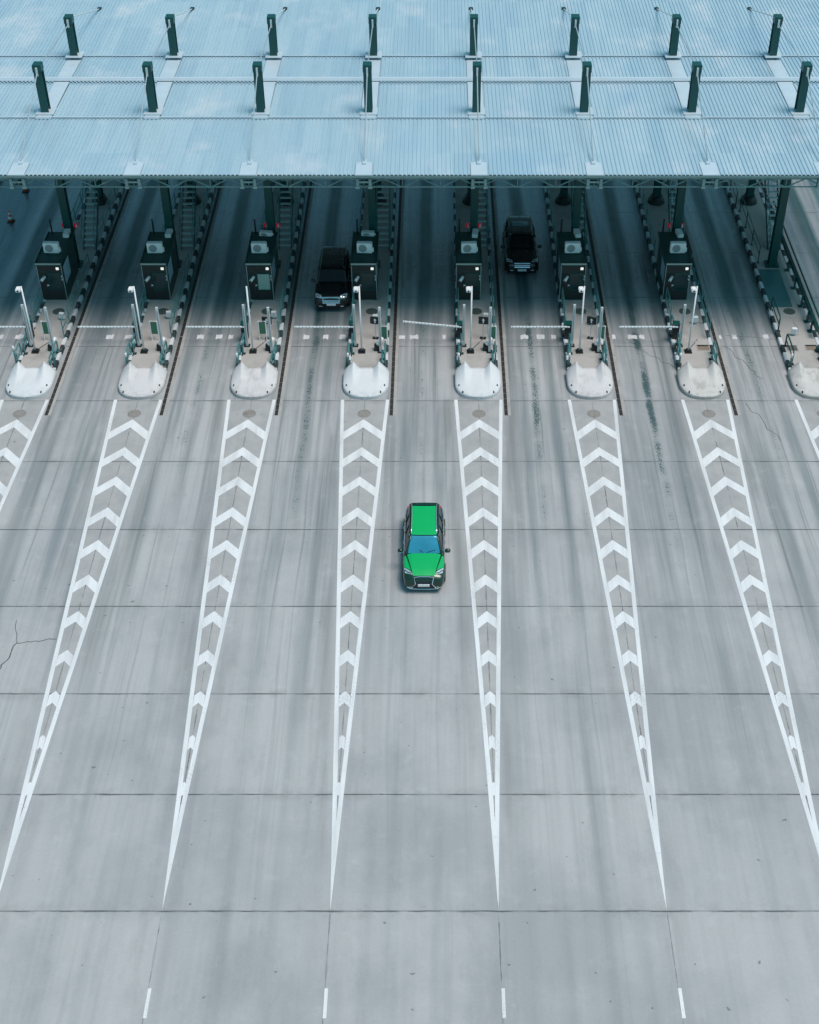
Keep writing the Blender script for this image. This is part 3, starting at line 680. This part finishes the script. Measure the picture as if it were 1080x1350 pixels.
SH = [(YF, YF + 1.4, 0, .012, st), (YF + 1.4, YA + .1, .012, .03, []), (YA, YM + .1, .10, .11, st), (YM + .06, YB + .1, .20, .15, st), (YB, YE - 1.7, .22, .22, []), (YE - 1.7, YE, .22, .22, st)]
for y0, y1, a0, a1, gp in SH:
    part(can, 'ribbed_sheet', M['roof'], ribbed(y0, y1, zc(y0) + a0, zc(y1) + a1, gp))
def soff(b):
    for y0, y1 in ((YF + .02, 13.75), (13.75, 21.75), (21.75, YE)):
        k = len(b.v)
        b.v += [(x, y, zc(y) + d) for d in (-.12, -.03) for y in (y0, y1) for x in (RX0, RX1)]
        b.f += [(k, k + 2, k + 3, k + 1), (k + 4, k + 5, k + 7, k + 6)] + ([(k, k + 1, k + 5, k + 4)] if y0 < 7 else [])
part(can, 'soffit', M['soffit'], soff)
part(can, 'closure_strip', M['flash'], lambda b: [b.box(RX0, RX1, yy - .012, yy - .002, zc(yy) + lo, zc(yy) + hi + .012) for yy, lo, hi in ((YA, .05, .10), (YM + .06, .12, .20), (YB, .16, .22))])
part(can, 'eave_gutter', M['truss'], lambda b: b.box(RX0, RX1, YF - .04, YF + .015, ZR - .12, ZR - .012))
def capf(b):
    z = zc(YM) + .262
    b.box(RX0, RX1, YM + .22, YM + .42, z, z + .02).box(RX0, RX1, YM + .44, YM + .72, z + .015, z + .035)
part(can, 'ridge_cap', M['flash'], capf)
for yy, a in ((YA, .158), (YB, .278)):
    part(can, 'lap_flashing', M['flash'], lambda b: b.box(RX0, RX1, yy + .03, yy + .12, zc(yy) + a, zc(yy) + a + .012))
def sheet_strip(y0, y1, a0, a1):
    def fn(b):
        k = len(b.v)
        b.v += [(x, y, zc(y) + a + d) for d in (-.03, .02) for y, a in ((y0, a0), (y1, a1)) for x in (-.43, .43)]
        b.f += [(k, k + 1, k + 3, k + 2), (k + 4, k + 5, k + 7, k + 6), (k, k + 1, k + 5, k + 4), (k + 2, k + 3, k + 7, k + 6), (k, k + 2, k + 6, k + 4), (k + 1, k + 3, k + 7, k + 5)]
    return fn
for x in AX + [AX[0] - 6]:
    for q, (y0, y1, a0, a1) in enumerate(((YF - .01, YF + 1.45, .03, .04), (YA - .05, YM + .24, .13, .20), (YM + .74, YB + .02, .22, .19), (YE - 1.75, YE, .25, .25))):
        part(can, 'flat_flashing', M['flash'], sheet_strip(y0, y1, a0, a1), 'ffl%d' % q, loc=(x, 0, 0))

def column(i, y, front):
    zb = .2; zt = 12.68 if front else 12.30; ZR = zc(y) + (.0 if front else .07)
    row = 'front' if front else 'rear'
    row = 'fore' if front else 'aft'
    t = thing('canopy_mast', 'teal mast of the %s row above ' % row + WHERE[i], 'mast', (AX[i], y, zb), 0, 'masts of the %s row' % row)
    zz = zt - zb
    def ib(b):
        h, e, f_, d = .22, .03, .03, .25
        b.box(-h, h, -d, -d + f_, 0, zz).box(-h, h, d - f_, d, 0, zz).box(-e / 2, e / 2, -d + f_, d - f_, 0, zz)
    part(t, 'shaft', M['mast_teal'], ib, 'col_%s' % row)
    part(t, 'cap', M['mast_teal'], lambda b: b.box(-.24, .24, -.30, .30, zz - .38, zz + .02), 'colc_%s' % row, bevel=.015)
    part(t, 'roof_collar', M['flash'], lambda b: b.box(-.50, .50, -.48, .45, ZR - zb + .155, ZR - zb + .215), 'colr', bevel=.02)
    part(t, 'base_plinth', M['dark'] if not front else M['teal_steel'], (lambda b: b.lathe([(.55, 0), (.5, .25), (.36, .45), (.36, .5)], n=20)) if not front else (lambda b: b.box(-.38, .38, -.38, .38, 0, .12)), 'colb_%s' % row)
    part(t, 'lug', M['grey_metal'], lambda b: b.box(-.05, .05, -.40, -.30, zz - .55, zz - .1), 'coll_%s' % row)
    if front:
        part(t, 'stay_rod', M['rod'], lambda b: b.tube([(0, -.38, zz - .4), (0, 7.65 - y, ZR + .2 - zb)], .032), 'stay_f')
        part(t, 'stay_anchor', M['flash'], lambda b: b.box(-.11, .11, 7.4 - y, 7.9 - y, ZR + .03 - zb, ZR + .16 - zb), 'sta_f', bevel=.03)
    else:
        part(t, 'stay_rod', M['rod'], lambda b: b.tube([(0, -.38, zz - .4), (0, 13.75 + .3 - y, 12.40 - zb)], .03), 'stay_m')
        part(t, 'stay_rod', M['grey_metal'], lambda b: b.tube([(0, .32, zz - .2), (0, 29.5 - y, ZR + .2 - zb)], .04), 'stay_b')
        part(t, 'stay_anchor', M['dark'], lambda b: b.box(-.14, .14, 29.3 - y, 29.75 - y, ZR + .05 - zb, ZR + .26 - zb), 'sta_b', bevel=.03)
for i in range(NI):
    column(i, 13.75, True); column(i, 21.75, False)
for i in range(NI):
    t = thing('roof_girder', 'steel girder end under the eave above ' + WHERE[i], 'girder', (AX[i], 0, 0), 0, 'girders under the canopy')
    part(t, 'beam', M['teal_steel'], lambda b: b.box(-.20, .20, YF + .25, YE - .3, ZR - .2, ZR - .17).box(-.02, .02, YF + .25, YE - .3, ZR - .62, ZR - .2).box(-.20, .20, YF + .25, YE - .3, ZR - .65, ZR - .62), 'rg_b')
    for s in (-1, 1): part(t, 'end_bracket', M['truss'], lambda b: b.box(-.08, .08, YF + .0, YF + .24, ZR - .62, ZR - .17).box(-.11, .11, YF - .05, YF + .2, ZR - .74, ZR - .63), 'rg_e', loc=(s * .33, 0, 0), bevel=.012)
    part(t, 'bracket_bar', M['truss'], lambda b: b.box(-.25, .25, YF + .02, YF + .1, ZR - .44, ZR - .34), 'rg_x')
t = thing('eave_truss', 'light teal lattice truss hanging along the canopy eave', 'truss', (0, YF + .12, 0))
part(t, 'upper_chord', M['truss'], lambda b: b.box(RX0, RX1, .04, .12, ZR - .30, ZR - .2))
part(t, 'lower_chord', M['truss'], lambda b: b.tube([(RX0, .05, ZR - .72), (RX1, .05, ZR - .72)], .038))
def web(b):
    x = AX[0] - 9
    k = 0
    while x < RX1 - 1:
        b.tube([(x, .05, ZR - .24), (x + .95, .05, ZR - .72)], .034, 6); b.tube([(x + 1.05, .05, ZR - .72), (x + 2, .05, ZR - .24)], .034, 6)
        b.tube([(x + 1.0, .05, ZR - .72), (x + 1.0, .05, ZR - .24)], .022, 6); x += 2.0
part(t, 'web_lattice', M['truss'], web)

# ------------------------------------------------------------------ traffic cones and barrier block at the far lane
for (x, y, lab) in ((-27.1, 19.5, 'red and white traffic cone standing nearer to the booth lane'), (-27.1, 23.6, 'red and white traffic cone farther under the canopy')):
    t = thing('traffic_cone', lab, 'traffic cone', (x, y, .0), 0)
    part(t, 'base', M['rubber'], lambda b: b.box(-.22, .22, -.22, .22, 0, .05), 'tc_b', bevel=.02)
    part(t, 'cone', M['orange'], lambda b: b.lathe([(.17, .05), (.035, .78), (.02, .78)], n=18), 'tc_c', True)
    for z0, z1 in ((.2, .38), (.5, .64)): part(t, 'white_band', M['white'], lambda b: b.lathe([(.174 - (z0 - .05) * .185 + .003, z0), (.174 - (z1 - .05) * .185 + .003, z1)], n=18), 'tc_w%.1f' % z0, True)

# ------------------------------------------------------------------ cars
import numpy as np
def suv(name, label, loc, sp):
    L, W, Hh = sp['L'], sp['W'], sp['H']; t = thing(name, label, 'car', loc)
    hwid = W / 2; zk = Hh / 1.69
    S_ = [0, .012, .04, .10, .20, .295, .45, .65, .80, .91, .965, 1.0]
    HW = [v * hwid for v in sp.get('plan', [.72, .86, .945, .985, .995, .99, .985, .99, .985, .95, .90, .80])]
    ZB = [.40, .27, .22, .22, .22, .22, .22, .22, .22, .25, .30, .42]
    ZS = [v * zk for v in sp.get('belt', [.62, .76, .86, .94, .99, 1.02, 1.04, 1.06, 1.07, 1.05, 1.00, .88])]
    ZT = [v * zk for v in sp.get('top', [.64, .82, .93, 1.01, 1.065, 1.09, 1.08, 1.10, 1.10, 1.07, 1.02, .90])]
    it = lambda A, s: float(np.interp(s, S_, A))
    def ring(s):
        h, zb, zs, zt = it(HW, s), it(ZB, s), it(ZS, s), it(ZT, s); mid = (zb + zs) / 2
        half = [(0, zb), (.5 * h, zb), (.86 * h, zb), (.97 * h, zb + .10), (1.0 * h, mid), (.995 * h, zs - .16), (.965 * h, zs - .05), (.90 * h, zs), (.6 * h, zt), (.3 * h, zt + .01), (0, zt + .015)]
        y = -L / 2 + s * L
        return [(x, y, z) for x, z in half] + [(-x, y, z) for x, z in half[-2:0:-1]]
    def body(b):
        ss = sorted(set(S_ + [.02, .07, .15, .25, .37, .55, .73, .86, .94, .985])); n = len(ring(0)); k0 = len(b.v)
        for s in ss: b.v += ring(s)
        for i in range(len(ss) - 1):
            for j in range(n): b.f.append((k0 + i * n + j, k0 + i * n + (j + 1) % n, k0 + (i + 1) * n + (j + 1) % n, k0 + (i + 1) * n + j))
        b.f.append(tuple(k0 + j for j in range(n))); b.f.append(tuple(k0 + (len(ss) - 1) * n + j for j in reversed(range(n))))
    o = part(t, 'body', sp['side'], body, smooth=True)
    md = o.modifiers.new('smooth', 'SUBSURF'); md.levels = md.render_levels = 2
    def ztop(x, s):
        h, zs, zt = it(HW, s), it(ZS, s), it(ZT, s); r = abs(x) / h
        if r < .6: return zt + .012 * (1 - r / .6)
        if r < .9: return zt + (zs - zt) * (r - .6) / .3
        return zs - (min(r, 1) - .9) * 1.2
    def over(parent, nm, m, c, up=.015, n=8, skirt=.05, smooth=True):
        """panel lying on the body: c = four (x, s) corners"""
        def fn(b):
            def P(u, v, d):
                x = (c[0][0] * (1 - u) + c[1][0] * u) * (1 - v) + (c[3][0] * (1 - u) + c[2][0] * u) * v
                s = (c[0][1] * (1 - u) + c[1][1] * u) * (1 - v) + (c[3][1] * (1 - u) + c[2][1] * u) * v
                return (x, -L / 2 + s * L, ztop(x, s) + d)
            b.grid(lambda u, v: P(u, v, up), n, n)
            rim = [(k / n, 0) for k in range(n)] + [(1, k / n) for k in range(n)] + [(1 - k / n, 1) for k in range(n)] + [(0, 1 - k / n) for k in range(n)]
            k0 = len(b.v)
            for u, v in rim: b.v.append(P(u, v, up)); b.v.append(P(u, v, up - skirt))
            m_ = len(rim)
            for k in range(m_): b.f.append((k0 + 2 * k, k0 + 2 * k + 1, k0 + 2 * ((k + 1) % m_) + 1, k0 + 2 * ((k + 1) % m_)))
        return part(parent, nm, m, fn, smooth=False if not smooth else True)
    h = hwid
    hd = over(t, 'hood', sp['paint'], [(-.50 * h, .035), (.50 * h, .035), (.80 * h, .29), (-.80 * h, .29)], .02, 12)
    if sp.get('fender'):
        for q in (-1, 1): over(t, 'fender', sp['paint'], [(q * .60 * h, .088), (q * .95 * h, .145), (q * .96 * h, .275), (q * .86 * h, .275)], .012, 8)
    for q in (-1, 1): part(hd, 'crease', sp['paint'], lambda b: b.tube([(q * x * h, -L / 2 + s * L, ztop(x * h, s) + .018) for x, s in ((.40, .05), (.50, .13), (.58, .21), (.64, .28))], .012, 6))
    # greenhouse
    g0, g1, g2, g3 = sp['gh']                                       # windscreen foot, roof front, roof rear, rear glass foot
    GS = [g0, g0 + (g1 - g0) * .5, g1 - .02, g1 + .03, (g1 + g2) / 2, g2 - .05, g2, g2 + (g3 - g2) * .5, g3]
    zr_ = Hh - .03; z0 = 1.03 * zk
    GZ = [z0, z0 + (zr_ - z0) * .56, zr_ - .065, zr_ - .015, zr_ + .01, zr_ - .005, zr_ - .04, z0 + (zr_ - z0) * .60, z0]
    GB = [.86 * h, .90 * h, .915 * h, .92 * h, .92 * h, .91 * h, .89 * h, .86 * h, .80 * h]
    wt = sp.get('roofw', .64) * h
    gi = lambda A, s: float(np.interp(s, GS, A))
    def gw(s, z): k = (z - z0) / (zr_ - z0); return gi(GB, s) * (1 - k) + wt * k
    def gring(s):
        zr = gi(GZ, s); wb = gi(GB, s); tt = gw(s, zr); zl = z0 - .05
        half = [(0, zl), (wb, zl), (wb * .995, z0 * .5 + zl * .5), (wb + (tt - wb) * .8, zl + (zr - zl) * .8), (tt * .98, zr - .012), (tt * .85, zr), (tt * .4, zr + .012), (0, zr + .015)]
        y = -L / 2 + s * L
        return [(x, y, z) for x, z in half] + [(-x, y, z) for x, z in half[-2:0:-1]]
    def gh(b):
        ss = sorted(set(GS + [g0 + (g1 - g0) * .25, g0 + (g1 - g0) * .75, g1 + .1, g2 - .1])); n = len(gring(g0 + .01)); k0 = len(b.v)
        for s in ss: b.v += gring(s)
        for i in range(len(ss) - 1):
            for j in range(n): b.f.append((k0 + i * n + j, k0 + i * n + (j + 1) % n, k0 + (i + 1) * n + (j + 1) % n, k0 + (i + 1) * n + j))
        b.f.append(tuple(k0 + j for j in range(n))); b.f.append(tuple(k0 + (len(ss) - 1) * n + j for j in reversed(range(n))))
    part(t, 'window_glass', sp['glass'], gh, smooth=True)
    def gp(x_frac, s, up=.012):
        zr = gi(GZ, s); x = x_frac * gw(s, zr); return (x, -L / 2 + s * L, zr + .015 * (1 - abs(x_frac)) + up - (.02 * max(0, abs(x_frac) - .85) / .15))
    def gover(parent, nm, m, x0, x1, s0, s1, up=.014, n=10, bow=0.0):
        def fn(b):
            b.grid(lambda u, v: gp(x0 + (x1 - x0) * u, s0 + (s1 - s0) * v + bow * (1 - (2 * u - 1) ** 2) * (-1), up), n, n)
        return part(parent, nm, m, fn, smooth=True)
    gover(t, 'roof', sp['paint'], -.93, .93, g1 + .002, g2 - sp.get('spoil', .012), .016, 12, .006)
    ws = gover(t, 'windscreen', sp['screen'], -.90, .90, g0 + .012, g1 - .006, .014, 12, .008)
    for q in (-1, 1):
        part(ws, 'wiper', M['dark'], lambda b: b.tube([gp(.05 + .1 * q, g0 + .012, .03), gp(.45 * q + .2, g0 + .03, .03)], .012, 6))
        part(t, 'front_pillar', sp['side'], lambda b: b.tube([gp(.96 * q, s, .005) for s in np.linspace(g0 + .005, g1 + .01, 6)], .045, 8), smooth=True)
        if sp.get('rails'): part(t, 'roof_rail', sp['rails'], lambda b: b.tube([gp(.93 * q, s, .05 if 0 < k < 7 else .01) for k, s in enumerate(np.linspace(g1 + .02, g2 - .01, 8))], .024, 8), smooth=True)
        def trim(b): b.tube([(q * (gi(GB, s) + .004), -L / 2 + s * L, z0 + .02) for s in np.linspace(g0 + .05, g2 + .03, 8)], .014, 6)
        part(t, 'window_trim', M['chrome'], trim)
        def wtop(b):
            b.tube([(q * (gw(s, gi(GZ, s) - .07) + .012), -L / 2 + s * L, gi(GZ, s) - .07) for s in np.linspace(g1 - .02, g2, 8)], .035, 6)
        part(t, 'roof_side', sp['side'], wtop, smooth=True)
        for sy in (.585, .74): part(t, 'pillar', sp['side'], lambda b: b.tube([(q * (gi(GB, sy) + .0), -L / 2 + sy * L, z0), (q * (gw(sy, zr_ - .06) + .008), -L / 2 + sy * L + .05, zr_ - .06)], .035, 6))
        mr = part(t, 'mirror', sp['side'], lambda b: b.lathe([(.02, -.13), (.09, -.1), (.105, 0), (.09, .1), (.02, .13)], (q * (h + .12), -L / 2 + (g0 + .045) * L, 1.10 * zk), 12, 'x'), smooth=True)
        part(mr, 'arm', M['chrome'] if sp.get('chrome_mirror') else M['dark'], lambda b: b.tube([(q * (h - .04), -L / 2 + (g0 + .045) * L - .02, 1.04 * zk), (q * (h + .16), -L / 2 + (g0 + .045) * L - .10, 1.06 * zk)], .024, 6))
        for sy in (.50, .70):
            part(t, 'door_handle', M['chrome'], lambda b: b.box(q * h - .012, q * h + .012, -L / 2 + sy * L - .1, -L / 2 + sy * L + .1, .82 * zk, .85 * zk))
        for sy in (.19, .80):
            wv = part(t, 'tyre', M['tyre'], lambda b: b.lathe([(.25, -.12), (.36, -.12), (.38, -.08), (.38, .08), (.36, .12), (.25, .12)], (q * (h - .10), -L / 2 + sy * L, .38), 28, 'x'), smooth=False)
            part(wv, 'rim', M['rim'], lambda b: b.lathe([(.24, q * .06), (.24, q * .125), (.17, q * .10), (.05, q * .115), (.01, q * .115)], (q * (h - .10), -L / 2 + sy * L, .38), 20, 'x'))
            part(t, 'wheel_arch', M['dark'], lambda b: b.tube([(q * (it(HW, sy) - .005), -L / 2 + sy * L + .43 * math.cos(a), .36 + .43 * math.sin(a)) for a in np.linspace(0, math.pi, 11)], .035, 6), smooth=True)
        hl = over(t, 'headlight', M['lamp_glass'], [(q * c[0] * h, c[1]) for c in sp['hl']], .022, 6)
        part(hl, 'light_strip', M['dark'], lambda b: b.tube([(q * x * h, -L / 2 + s * L, ztop(q * x * h, s) + .026) for x, s in sp['strip']], .022, 6))
        part(t, 'fog_light', M['lamp_glass'], lambda b: b.box(q * .62 * h - .10, q * .62 * h + .10, -L / 2 - .0, -L / 2 + .14, sp['fogz'], sp['fogz'] + .05), bevel=.01)
        part(t, 'tail_light', M['red'], lambda b: b.box(q * .70 * h - .14, q * .70 * h + .14, L / 2 - .20, L / 2 - .06, .86 * zk, .98 * zk), bevel=.02)
    # front face: y of the skin at (x, z)
    def yf(x, z):
        a = float(np.interp(z, [.2, .27, .40, .64 * zk, .82 * zk, .93 * zk], [.15, .05, 0, 0, .06, .20])); c = float(np.interp(abs(x) / h, [0, .72, .86, .945], [0, 0, .06, .2]))
        return -L / 2 + max(a, c) + .25 * a * 0
    def fpan(parent, nm, m, pts, out=.02, dep=.09):
        def fn(b):
            k = len(b.v); n = len(pts)
            b.v += [(x, yf(x, z) - out, z) for x, z in pts] + [(x, yf(x, z) + dep, z) for x, z in pts]
            b.f.append(tuple(k + j for j in range(n))); b.f.append(tuple(k + n + j for j in reversed(range(n))))
            for j in range(n): b.f.append((k + j, k + n + j, k + n + (j + 1) % n, k + (j + 1) % n))
        return part(parent, nm, m, fn)
    gr = fpan(t, 'grille', sp['grille'], [(x * h, z) for x, z in sp['grille_pts']], .02)
    for bar in sp['bars']:
        part(gr, 'chrome_bar', M['chrome'], lambda b: b.tube([(x * h, yf(x * h, z) - .035, z) for x, z in bar], sp.get('barr', .022), 6))
    fpan(t, 'number_plate', M['white'], [(-.26, sp['pz']), (.26, sp['pz']), (.26, sp['pz'] + .12), (-.26, sp['pz'] + .12)], .05)
    fpan(t, 'bumper_grille', M['dark'], [(-.80 * h, .30), (.80 * h, .30), (.74 * h, .40), (-.74 * h, .40)], .012)
    part(t, 'spoiler', sp['side'], lambda b: b.grid(lambda u, v: gp(-.96 + 1.92 * u, g2 - sp.get('spoil', .012) + .004 + (sp.get('spoil', .012) + .035) * v, .022 + .02 * v), 8, 4), smooth=True)
    if sp.get('sunroof'): gover(t, 'sunroof', M['sunroof'], -.72, .72, sp['sunroof'][0], sp['sunroof'][1], .022)
    part(t, 'antenna_fin', sp['side'], lambda b: b.prism([(-.02, 0), (.02, 0), (.012, .16), (-.012, .16)], 0, .05), loc=(0, -L / 2 + (g2 - .05) * L, zr_ + .01))
    return t
M['lamp_glass'] = mat('headlight_glass', (.70, .76, .80), .15, .5, .05)
M['sunroof'] = mat('sunroof_glass_sheen', (.30, .45, .52), .12, .5, .15)  # pale blue stands in for the sky mirrored on the glass
M['car_green'] = mat('car_green_paint', (.0, .40, .105), .42, 0, .04, coat=.5)
M['car_green'].node_tree.nodes['Principled BSDF'].inputs['Specular IOR Level'].default_value = .3
M['car_green_shade'] = mat('car_green_shade_paint', (.004, .035, .022), .3, .2, .05, coat=.6)  # green body paint with the sides' dark reflections put into its colour
M['car_black'] = mat('car_black_paint', (.004, .006, .008), .3, 0, .05, coat=.5)
M['car_glass'] = mat('car_glass', (.004, .008, .010), .12, 0, .05)
M['car_glass'].node_tree.nodes['Principled BSDF'].inputs['Specular IOR Level'].default_value = .2
M['screen_blue'] = mat('blue_windscreen', (.03, .25, .38), .06, .1, .25, 1.5)
M['grille_dark'] = mat('grille_dark', (.006, .016, .024), .5)
M['grille_silver'] = mat('grille_silver', (.35, .42, .45), .3, .6)
XC = lambda i: AX[i] + 3
suv('parked_suv', 'bright green crossover with chrome spindle grille on the open concrete', (-.58, -12.22, .0), dict(
    L=5.02, W=1.90, H=1.69, paint=M['car_green'], side=M['car_green_shade'], glass=M['car_glass'], screen=M['screen_blue'], rails=M['chrome'], gh=(.285, .425, .87, .96), chrome_mirror=True, fender=True, spoil=.05,
    hl=[(.52, .045), (.88, .075), (.93, .135), (.60, .075)], strip=((.58, .058), (.75, .075), (.88, .10)), fogz=.36, pz=.47, grille=M['grille_dark'],
    grille_pts=[(-.56, .32), (.56, .32), (.40, .62), (.44, .86), (-.44, .86), (-.40, .62)],
    bars=[((-.60, .30), (-.39, .62), (-.46, .88), (-.2, .91), (.2, .91), (.46, .88), (.39, .62), (.60, .30)), ((-.78, .42), (-.62, .31), (-.3, .27), (.3, .27), (.62, .31), (.78, .42))]))
suv('parked_suv', 'black large SUV with wide silver grille stopped beside the booth', (-6.06, 11.15, .0), dict(
    L=5.0, W=1.97, H=1.88, paint=M['car_black'], side=M['car_black'], glass=M['car_glass'], screen=M['car_glass'], gh=(.275, .40, .90, .975), roofw=.72,
    hl=[(.56, .015), (.92, .045), (.94, .10), (.56, .045)], strip=((.62, .03), (.85, .055)), fogz=.42, pz=.52, grille=M['grille_silver'],
    grille_pts=[(-.50, .68), (.50, .68), (.52, .95), (-.52, .95)], bars=[((-.54, .98), (.54, .98)), ((-.50, .82), (.50, .82)), ((-.50, .68), (.50, .68))], barr=.028))
suv('parked_suv', 'black SUV with glass sunroof driving out under the canopy', (5.08, 15.1, .0), dict(
    L=5.0, W=1.98, H=1.80, paint=M['car_black'], side=M['car_black'], glass=M['car_glass'], screen=M['car_glass'], gh=(.285, .42, .89, .97), roofw=.68, sunroof=(.60, .72),
    hl=[(.58, .03), (.90, .055), (.95, .11), (.60, .055)], strip=((.62, .045), (.75, .05), (.88, .07)), fogz=.46, pz=.46, grille=M['grille_dark'],
    grille_pts=[(-.46, .66), (.46, .66), (.48, .92), (-.48, .92)], bars=[((-.48, .92), (.48, .92)), ((-.46, .83), (.46, .83)), ((-.46, .70), (.46, .70)), ((-.46, .74), (.46, .74))], barr=.024))
